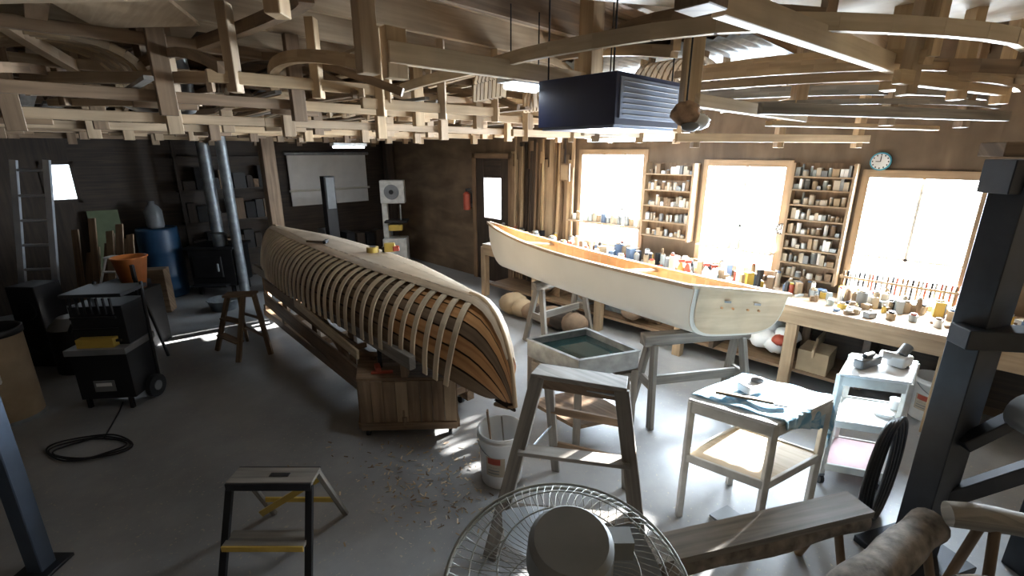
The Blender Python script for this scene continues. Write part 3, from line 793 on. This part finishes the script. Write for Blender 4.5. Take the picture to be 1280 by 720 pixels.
# ------------------------------------------------------------------ workbench and clutter
b=B('workbench')
b.rbox(-1.15,5.1,4.48,5.20,.755,.81,BENCHW);b.rbox(-1.15,5.1,4.50,4.53,.64,.755,BENCHW)
p=-1.1
while p<5.2:
    b.rbox(p,p+.09,4.51,4.60,0,.755,BENCHW);b.rbox(p,p+.07,5.08,5.17,0,.755,OLD);p+=1.03
b.rbox(.6,5.1,4.60,5.15,.16,.19,OLD);b.rbox(-1.15,5.1,5.16,5.20,.1,.755,DARKW)
for p0 in (-1.0,.43,1.66):b.rbox(p0,p0+.05,4.53,5.1,.19,.755,DARKW)
b.done(.003)
pal=[WHITE,GLASSY,CREAM,TAN,GREYP,OLD,OLD,CREAM,GALV,BLACK,IRON,TAN,LABEL,YEL,RED,BENCHW]
def clutter(name,p0,p1,q0,q1,z,n,hs=(.04,.14),rs=(.015,.04)):
    b=B(name)
    for i in range(n):
        p=random.uniform(p0,p1);q=random.uniform(q0,q1);h=random.uniform(*hs);r=random.uniform(*rs);m=random.choice(pal);k=random.random()
        c=R(p,q,z)
        if k<.5:
            b.cyl(c,c+V((0,0,h)),r,m,n=12);b.cyl(c+V((0,0,h)),c+V((0,0,h+.015)),r*.7,random.choice(pal),n=10)
        elif k<.85:b.box(c+V((0,0,h/2)),(r*2,r*1.6,h),m,random.uniform(0,1.5))
        else:b.beam(c+V((0,0,.012)),R(p+random.uniform(-.15,.15),q+random.uniform(-.1,.1),z+.012),.02,.02,m)
    b.done()
clutter('bench_tools_and_jars',-.6,1.35,4.85,5.1,.811,110)
clutter('bench_tools_and_jars',1.4,2.8,4.75,5.1,.811,95,(.04,.20))
clutter('bench_tools_and_jars',2.8,5.0,4.6,5.1,.811,110,(.04,.22),(.02,.05))
clutter('bench_hand_tools',-.4,1.3,4.55,4.85,.811,40,(.02,.06))
b=B('spray_bottles')
for p,m in ((2.05,RED),(1.86,WHITE),(1.78,WHITE),(2.12,ORP)):
    c=R(p,4.62,.811);b.cyl(c,c+V((0,0,.13)),.035,m,n=14);b.cyl(c+V((0,0,.13)),c+V((0,0,.18)),.035,m,r2=.012,n=14);b.box(c+V((0,0,.20)),(.06,.025,.03),random.choice([RED,BLACK]))
b.done(.002)
def shelves(name,p0,p1,zs,depth,back):
    b=B(name)
    b.rbox(p0,p1,5.21,5.228,zs[0]-.03,zs[-1]+.12,back)
    for z in zs:b.rbox(p0,p1,5.23-depth,5.215,z-.012,z,BENCHW)
    for p in (p0,p1):b.rbox(p-.012,p+.012,5.23-depth,5.215,zs[0]-.03,zs[-1]+.12,BENCHW)
    for z in zs:
        p=p0+.03
        while p<p1-.03:
            w=random.uniform(.02,.06);h=random.uniform(.03,.11);m=random.choice([WHITE,CREAM,TAN,GLASSY,CREAM,CREAM,GREYP,OLD,GALV,WHITE,TAN,RED if random.random()<.2 else CREAM]);c=R(p+w/2,5.23-depth*random.uniform(.35,.7),z)
            if random.random()<.55:b.cyl(c,c+V((0,0,h)),w/2*.95,m,n=10);b.cyl(c+V((0,0,h)),c+V((0,0,h+.01)),w/2*.8,random.choice([OLD,GREYP,WHITE,GALV]),n=10)
            else:b.rbox(p,p+w*.95,5.23-depth*.8,5.20,z,z+h,m)
            p+=w*random.choice([1,1,1,1.3])
    b.done()
shelves('jar_shelf',.86,1.34,[.92,1.06,1.20,1.34,1.48,1.62,1.76,1.88],.14,OLD)
shelves('jar_shelf',2.30,2.88,[1.15,1.32,1.5,1.68,1.86],.16,OLD)
b=B('tool_rack');b.rbox(-.03,.83,5.13,5.228,.98,1.0,BENCHW)
p=0
while p<.82:
    h=random.uniform(.08,.15);c=R(p,5.15,1.0);b.cyl(c-V((0,0,h)),c+V((0,0,.05)),.009,random.choice([RED,OLD,IRON,OLD,GALV]),n=8);p+=random.uniform(.02,.04)
b.done()
b=B('window_shelf');b.rbox(2.9,4.0,5.05,5.228,1.20,1.22,BENCHW)
p=2.95
while p<3.95:
    w=random.uniform(.04,.08);h=random.uniform(.06,.13);c=R(p,5.14,1.22);b.cyl(c,c+V((0,0,h)),w/2,random.choice([WHITE,LABEL,TAN,CREAM,GALV,GLASSY,WHITE]),n=12);p+=w
b.done()
b=B('window_shelf');b.rbox(1.42,2.2,5.08,5.228,1.10,1.115,BENCHW)
p=1.45
while p<2.15:
    w=random.uniform(.04,.07);h=random.uniform(.05,.12);c=R(p,5.15,1.115);b.cyl(c,c+V((0,0,h)),w/2,random.choice([WHITE,GREYP,GLASSY,WHITE]),n=12);p+=w*1.5
b.done()
def clock(name,p,z,r,rim):
    b=B(name);c=R(p,5.20,z);e=R(0,1);u=R(1,0)
    b.cyl(c-e*.012,c+e*.02,r,rim,n=32);b.cyl(c-e*.016,c-e*.012,r*.86,WHITE,n=32)
    b.beam(c-e*.019,c-e*.019+V((0,0,r*.6)),.006,.004,BLACK,up=e);b.beam(c-e*.019,c-e*.019+u*r*.45,.006,.004,BLACK,up=e)
    for i in range(12):
        t=i*math.pi/6;k=c-e*.018+(u*math.cos(t)+V((0,0,1))*math.sin(t))*r*.74;b.box(k,(.008,.008,.012),BLACK,.78)
    b.done()
clock('wall_clock',.71,2.02,.075,plain('teal_plastic',(.05,.35,.5),.4));clock('wall_clock',1.39,1.36,.055,BLACK)
b=B('fire_extinguisher');c=R(6.2,5.12,1.16);b.cyl(c,c+V((0,0,.26)),.06,RED,n=18);b.cyl(c+V((0,0,.26)),c+V((0,0,.30)),.06,RED,r2=.02,n=18);b.cyl(c+V((0,0,.30)),c+V((0,0,.35)),.018,BLACK);b.box(c+V((.03,0,.34)),(.09,.02,.02),BLACK);b.tube([c+V((0,0,.31)),c+V((.08,0,.28)),c+V((.08,0,.1))],.009,BLACK);b.rbox(6.15,6.25,5.18,5.228,1.2,1.45,GALV);b.done()
b=B('hanging_framed_sign');b.rbox(3.98,4.14,5.05,5.07,1.72,1.95,OLD);b.rbox(4.0,4.12,5.045,5.05,1.74,1.93,TAN);b.cyl(R(4.06,5.06,1.95),R(4.06,5.06,2.3),.004,IRON,n=6);b.done()

b=B('plastic_bags')
for i in range(9):b.ball(R(random.uniform(1.05,1.5),random.uniform(4.68,4.9),.30+random.uniform(0,.2)),random.uniform(.09,.13),WHITE,(1,.9,.8),jit=.09)
b.ball(R(1.1,4.62,.42),.07,RED,(1,1,.7),jit=.1);b.done()
b=B('cardboard_box');c=R(.82,4.76,.19);b.box(c+V((0,0,.1)),(.30,.24,.2),TAN,.78);b.box(c+V((.1,.13,.22)),(.26,.02,.10),TAN,.78);b.box(c+V((-.1,-.1,.215)),(.22,.02,.07),TAN,.9);b.done(.002)
b=B('burlap_sacks')
for i in range(16):b.ball(R(random.uniform(2.3,4.2),random.uniform(4.62,4.9),random.uniform(.32,.5)),random.uniform(.11,.16),random.choice([BROWNCLOTH,BROWNCLOTH,DARKW,TAN]),(1,.9,.75),jit=.06)
b.done()
b=B('floor_burlap_sacks')
for i in range(7):
    r_=random.uniform(.15,.2);b.ball(R(3.2+i*.17,4.25,r_*.75),r_,random.choice([BROWNCLOTH,TAN,DARKW]),(1,.9,.75),jit=.06)
b.done()
b=B('shipping_crates')
for i in range(5):
    c=R(2.0+i*.5,4.95,.19);b.box(c+V((0,0,.12)),(.32,.26,.24),random.choice([OLD,TAN,GREYP,RUST]),.78);b.box(c+V((0,0,.25)),(.34,.28,.02),random.choice([OLD,PINE]),.78)
b.done(.003)

# ------------------------------------------------------------------ left / back objects
b=B('wood_stove');c=V((-4.50,7.08,0))
b.box(c+V((0,0,.43)),(.62,.55,.56),IRON,.1);b.box(c+V((0,0,.73)),(.70,.62,.04),IRON,.1);b.box(c+V((-.02,-.29,.45)),(.40,.03,.32),BLACK,.1);b.box(c+V((.14,-.32,.45)),(.03,.03,.12),GALV,.1)
b.box(c+V((0,-.33,.18)),(.5,.16,.03),IRON,.1)
for sx in (-1,1):
    for sy in (-1,1):b.beam(c+V((sx*.25,sy*.2,0)),c+V((sx*.25,sy*.2,.16)),.05,.05,IRON)
b.done(.008)
b=B('stock_pot');c=V((-4.36,6.92,.752));b.lathe(c,[(0,0),(.10,0),(.10,.17),(.108,.175),(.10,.18),(.03,.2),(.0,.2)],GALV);b.done()
BX,BY=-5.24,6.88
b=B('blue_barrel');b.lathe((BX,BY,0),[(0,0),(.25,0),(.26,.03),(.262,.3),(.272,.33),(.262,.36),(.262,.66),(.272,.69),(.262,.72),(.26,1.0),(.25,1.03),(.23,1.03),(.23,1.02),(0,1.02)],BLUEB,32);b.done()
b=B('grey_jug');b.lathe((BX,BY,1.03),[(0,0),(.10,0),(.11,.04),(.11,.24),(.08,.30),(.04,.34),(.04,.38),(0,.38)],GREYP);b.done()
b=B('leaning_green_board');b.beam(R(8.65,.60,.0),R(8.85,.62,1.30),.34,.03,GREEN,up=R(1,0));b.done()
b=B('support_post');b.rbox(7.5,7.68,2.42,2.60,0,2.97,OLD);b.done(.006)
b=B('support_post');b.rbox(8.5,8.66,5.02,5.18,0,2.97,DARKW);b.done(.006)
b=B('projection_screen');b.rbox(8.86,8.88,3.25,4.75,1.15,2.05,WHITE);b.cyl(R(8.84,3.2,2.07),R(8.84,4.8,2.07),.03,GALV,n=14);b.cyl(R(8.84,3.22,1.42),R(8.84,4.78,1.42),.02,CANVAS,n=12);b.done()
b=B('black_speaker_tower');b.rbox(7.6,7.75,3.32,3.5,0,1.72,BLACK);b.rbox(7.58,7.6,3.34,3.48,1.2,1.7,GREYP);b.done(.004)
b=B('band_saw');c=R(7.5,4.5,0)
b.box(c+V((0,0,.3)),(.42,.36,.6),WPAINT,.1);b.box(c+V((-.17,.05,1.0)),(.10,.14,.8),WPAINT,.1)
b.box(c+V((.0,.0,1.42)),(.42,.20,.40),WPAINT,.1);b.cyl(c+V((.0,-.10,1.42)),c+V((.0,-.115,1.42)),.13,GREYP,n=32);b.cyl(c+V((0,-.115,1.42)),c+V((0,-.13,1.42)),.04,BLACK)
b.box(c+V((.04,0,.9)),(.40,.36,.04),IRON,.1);b.box(c+V((.12,-.02,1.05)),(.03,.02,.3),GALV,.1);b.box(c+V((.05,-.16,.80)),(.24,.10,.10),YEL,.1);b.done(.04)
b=B('storage_bins')
for i in range(7):
    b.rbox(8.2,8.5,3.5+i*.2,3.66+i*.2,0,random.uniform(.5,1.0),random.choice([BLACK,GREYP,DARKW,IRON,GREYP]))
b.done(.004)
b=B('back_wall_shelving')
for z in (.5,1.0,1.5,2.0):b.rbox(8.7,8.92,1.55,2.9,z,z+.03,DARKW)
for q in (1.55,2.15,2.88):b.rbox(8.7,8.75,q,q+.05,0,2.3,DARKW)
for z in (.53,1.03,1.53):
    q=1.62
    while q<2.8:
        w=random.uniform(.08,.22);b.rbox(8.72,8.88,q,q+w*.9,z,z+random.uniform(.1,.35),random.choice([BLACK,DARKW,IRON,OLD,BLACK]));q+=w
b.done()
b=B('wall_lumber_rack')
for p in (5.2,6.3,7.4,8.4):
    b.rbox(p,p+.08,-1.33,-1.25,0,2.38,OLD)
    for z in (.9,1.3,1.7,2.05):b.rbox(p,p+.05,-1.25,-.72,z,z+.06,OLD)
for z in (.96,1.36,1.76,2.11):
    for i in range(9):
        q=-1.2+i*.055;b.rbox(5.0+random.uniform(-.2,.1),8.6+random.uniform(-.4,.2),q,q+.045,z,z+random.uniform(.02,.12),random.choice([PINE,OLD,BENCHW,OLD]))
b.done()
def ladder(name,a0,a1,t0,t1,n,m,rw=.03):
    b=B(name);a0,a1,t0,t1=map(V,(a0,a1,t0,t1));u=(a1-a0).normalized()
    b.beam(a0,t0,rw,rw*2,m,up=u);b.beam(a1,t1,rw,rw*2,m,up=u)
    for i in range(n):
        k=(i+.6)/n;b.cyl(a0.lerp(t0,k),a1.lerp(t1,k),.015,m,n=8)
    b.done()
ladder('aluminium_ladder',(-5.22,4.66,0),(-4.90,4.70,0),(-5.08,4.95,2.02),(-4.78,4.99,2.02),8,ALU)
b=B('leaning_boards')
for i in range(14):
    x=-5.40+i*.055;b.beam((x,5.5+random.uniform(-.1,.1),0),(x+random.uniform(-.2,.1),5.9,random.uniform(.8,1.3)),.09,.02,random.choice([PINE,OLD,RUST,TAN,OLD]),up=(0,1,0))
b.done(.002)
b=B('firewood_box');b.box((-4.95,6.05,.3),(.6,.2,.6),RUST,.3);b.done(.004)
b=B('white_step_stool');c=V((-4.62,5.36,.62))
b.box(c+V((0,0,.30)),(.22,.12,.02),WHITE)
for sx in (-1,1):
    for sy in (-1,1):b.beam(c+V((sx*.15,sy*.13,0)),c+V((sx*.09,sy*.04,.3)),.025,.02,WHITE)
b.box(c+V((0,-.08,.14)),(.24,.05,.015),WHITE);b.done(.003)
b=B('black_storage_cabinet');b.box(c+V((0,0,-.31)),(.42,.34,.62),BLACK);b.box(c+V((0,-.175,-.31)),(.38,.01,.56),IRON);b.cyl(c+V((.12,-.18,-.3)),c+V((.12,-.20,-.3)),.012,GALV,n=10);b.done(.004)
b=B('red_bucket');b.lathe((-4.16,4.98,.66),[(0,0),(.10,0),(.16,.34),(.17,.34),(.17,.35),(.15,.35),(.095,.02),(0,.02)],ORP);b.done()
b=B('tool_chest');b.box((-4.18,4.98,.33),(.36,.32,.66),IRON)
for z in (.12,.32,.52):b.box((-4.18,4.815,z),(.32,.012,.15),BLACK);b.box((-4.18,4.80,z+.03),(.12,.015,.015),GALV)
b.done(.004)
b=B('black_utility_cart');c=V((-3.42,3.72,0))
b.box(c+V((0,0,.30)),(.42,.36,.40),BLACK,.12);b.box(c+V((0,-.01,.53)),(.46,.40,.05),GREYP,.12)
b.box(c+V((0,.05,.72)),(.40,.30,.34),BLACK,.12)
for z in (.60,.70,.80):b.box(c+V((.01,-.125,z)),(.34,.02,.02),IRON,.12)
for i in range(-3,4):b.box(c+V((.01+i*.055,-.12,.9)),(.012,.02,.14),BLACK,.12)
b.box(c+V((0,.05,.985)),(.46,.34,.03),BLACK,.12);b.box(c+V((0,-.10,.59)),(.28,.14,.08),YEL,.12)
b.box(c+V((.02,-.187,.22)),(.16,.008,.10),GREYP,.12);b.box(c+V((.02,-.193,.235)),(.12,.004,.03),WHITE,.12)
for sx in (-1,1):
    b.tube([c+V((sx*.23,.12,.08)),c+V((sx*.23,.15,.9)),c+V((sx*.2,.2,1.02))],.014,IRON)
    w=c+V((sx*.24,.06,.10));b.cyl(w-V((.02,0,0)),w+V((.02,0,0)),.10,BLACK,n=20);b.cyl(w-V((.024,0,0)),w+V((.024,0,0)),.045,GREYP,n=14)
    b.beam(c+V((sx*.18,-.15,0)),c+V((sx*.18,-.15,.1)),.03,.03,IRON)
b.done(.006)
b=B('vacuum_canister');b.cyl((-4.35,4.35,0),(-4.35,4.35,.45),.19,BLACK,n=24);b.cyl((-4.35,4.35,.45),(-4.35,4.35,.55),.19,GREYP,r2=.10,n=24);b.tube([(-4.3,4.25,.4),(-4.1,4.1,.55),(-4.0,4.2,.3),(-4.05,4.35,.05)],.022,BLACK);b.done()
b=B('black_speaker_box');b.box((-4.78,4.5,.42),(.28,.28,.84),BLACK);b.cyl((-4.76,4.36,.6),(-4.76,4.35,.6),.09,IRON,n=20);b.cyl((-4.76,4.36,.3),(-4.76,4.35,.3),.11,IRON,n=20);b.done(.006)
b=B('folded_tripod')
for dx,dy in ((.0,-.1),(.12,.02),(-.12,.05)):b.beam((-3.8+dx,4.6+dy,0),(-3.85,4.62,.9),.02,.02,IRON)
b.beam((-3.85,4.62,.85),(-3.85,4.62,1.0),.03,.03,BLACK);b.done()
b=B('fiber_drum');b.cyl((-4.1,3.42,0),(-4.1,3.42,.76),.19,TAN,n=32,caps=False)
b.cyl((-4.1,3.42,.0),(-4.1,3.42,.03),.194,GALV,n=32);b.lathe((-4.1,3.42,.72),[(.19,0),(.20,0),(.20,.05),(.19,.055),(.18,.03),(.18,-.5),(0,-.5)],BLACK,32);b.box((-3.97,3.29,.45),(.02,.1,.14),WHITE,.7);b.done()
b=B('power_cord')
for k in range(3):
    pts=[(-3.1+ (.22+.03*k)*math.cos(t)+.03*math.sin(3*t+k),2.98+(.12+.02*k)*math.sin(t),.010+.004*k) for t in [2*math.pi*i/40 for i in range(40)]];b.tube(pts,.006,BLACK,n=6,closed=True)
b.tube([(-3.1,3.1,.008),(-3.2,3.3,.008),(-3.3,3.5,.01),(-3.35,3.6,.03)],.006,BLACK,n=6);b.done()
b=B('metal_basin');b.lathe((-4.0,6.2,0),[(0,.0),(.16,.0),(.2,.14),(.21,.14),(.2,.15),(.15,.02),(0,.02)],GALV);b.done()
b=B('stored_canoe_form');bb=R(4.3,1.3,0);dd=R(1,.04).normalized();nn=V((-dd.y,dd.x,0));rows=[];uv=[]
for i in range(25):
    s=i/24;hb=.40*max(.0,math.sin(math.pi*s))**.6+.01
    rows.append([bb+dd*s*3.9+nn*hb*math.sin(math.radians(a))+V((0,0,2.46+.26*max(0,math.cos(math.radians(a)))**.7*min(1,math.sin(math.pi*s)*2+.1))) for a in range(-90,91,12)])
    uv+=[(s*3.9,j*.08) for j in range(16)]
b.grid(rows,OLD,uv=uv);b.done(solid=.012)
b=B('wood_shavings')
for i in range(420):
    g=random.gauss
    x=-.42+g(0,.26);y=2.55+g(0,.20)
    if random.random()<.3:x=-.7+g(0,.35);y=2.85+g(0,.18)
    if math.hypot(x+.09,y-2.68)<.18:continue
    a=random.random()*6.28;l=random.uniform(.004,.022);w=random.uniform(.002,.005);u=V((math.cos(a),math.sin(a),0));nv=V((-u.y,u.x,0));z=random.uniform(.001,.006)
    b.add([V((x,y,z))-u*l-nv*w,V((x,y,z))+u*l-nv*w,V((x,y,z+.004))+u*l+nv*w,V((x,y,z+.002))-u*l+nv*w],[(0,1,2,3)],random.choice([PALE,PINE,OLD]))
b.done(recalc=False)

# ------------------------------------------------------------------ light
def area(name,p,q,z,wp,wz,e,col,tilt=0.0):
    ld=bpy.data.lights.new(name,'AREA');ld.shape='RECTANGLE';ld.size=wp;ld.size_y=wz;ld.energy=e;ld.color=col
    lo=bpy.data.objects.new(name,ld);bpy.context.collection.objects.link(lo);lo.location=R(p,q,z)
    dirv=(-R(0,1)+V((0,0,-tilt))).normalized()
    lo.rotation_euler=dirv.to_track_quat('-Z','Y').to_euler();return lo
sk=(.74,.87,1.0)
area('sky_light_window_1',.40,Q1+.30,1.45,1.0,1.3,250,sk,.2)
area('sky_light_window_2',1.82,Q1+.30,1.5,1.0,1.3,250,sk,.2)
area('sky_light_window_3',3.43,Q1+.30,1.6,1.2,1.3,250,sk,.2)
area('sky_light_door',5.63,Q1+.25,1.4,.4,.7,40,sk,.2)
sd=bpy.data.lights.new('sun','SUN');sd.energy=42;sd.angle=math.radians(1.2);sd.color=(1,.97,.93)
so=bpy.data.objects.new('sun',sd);bpy.context.collection.objects.link(so)
el=math.radians(19.5);dv=(-R(0,1)*math.cos(el)+R(1,0)*.14+V((0,0,-math.sin(el)))).normalized()
so.rotation_euler=dv.to_track_quat('-Z','Y').to_euler();so.location=R(0,12,6)
w=bpy.data.worlds.new('World');scene.world=w;w.use_nodes=True
bg=w.node_tree.nodes['Background'];bg.inputs['Color'].default_value=(.80,.90,1,1);bg.inputs['Strength'].default_value=4

# ------------------------------------------------------------------ camera
cd=bpy.data.cameras.new('camera');cd.sensor_width=36;cd.lens=586/1280*36;cd.clip_start=.05
co=bpy.data.objects.new('camera',cd);bpy.context.collection.objects.link(co)
co.location=(0,0,2.1);co.rotation_euler=(math.radians(90-16.2),0,0);scene.camera=co
for ob in list(scene.objects):
    if ob.type in ('LIGHT','CAMERA'):
        M=Matrix.Translation(ob.location)@ob.rotation_euler.to_matrix().to_4x4()
        ob.matrix_world=RZ@M
scene.view_settings.view_transform='Standard';scene.view_settings.exposure=1.05
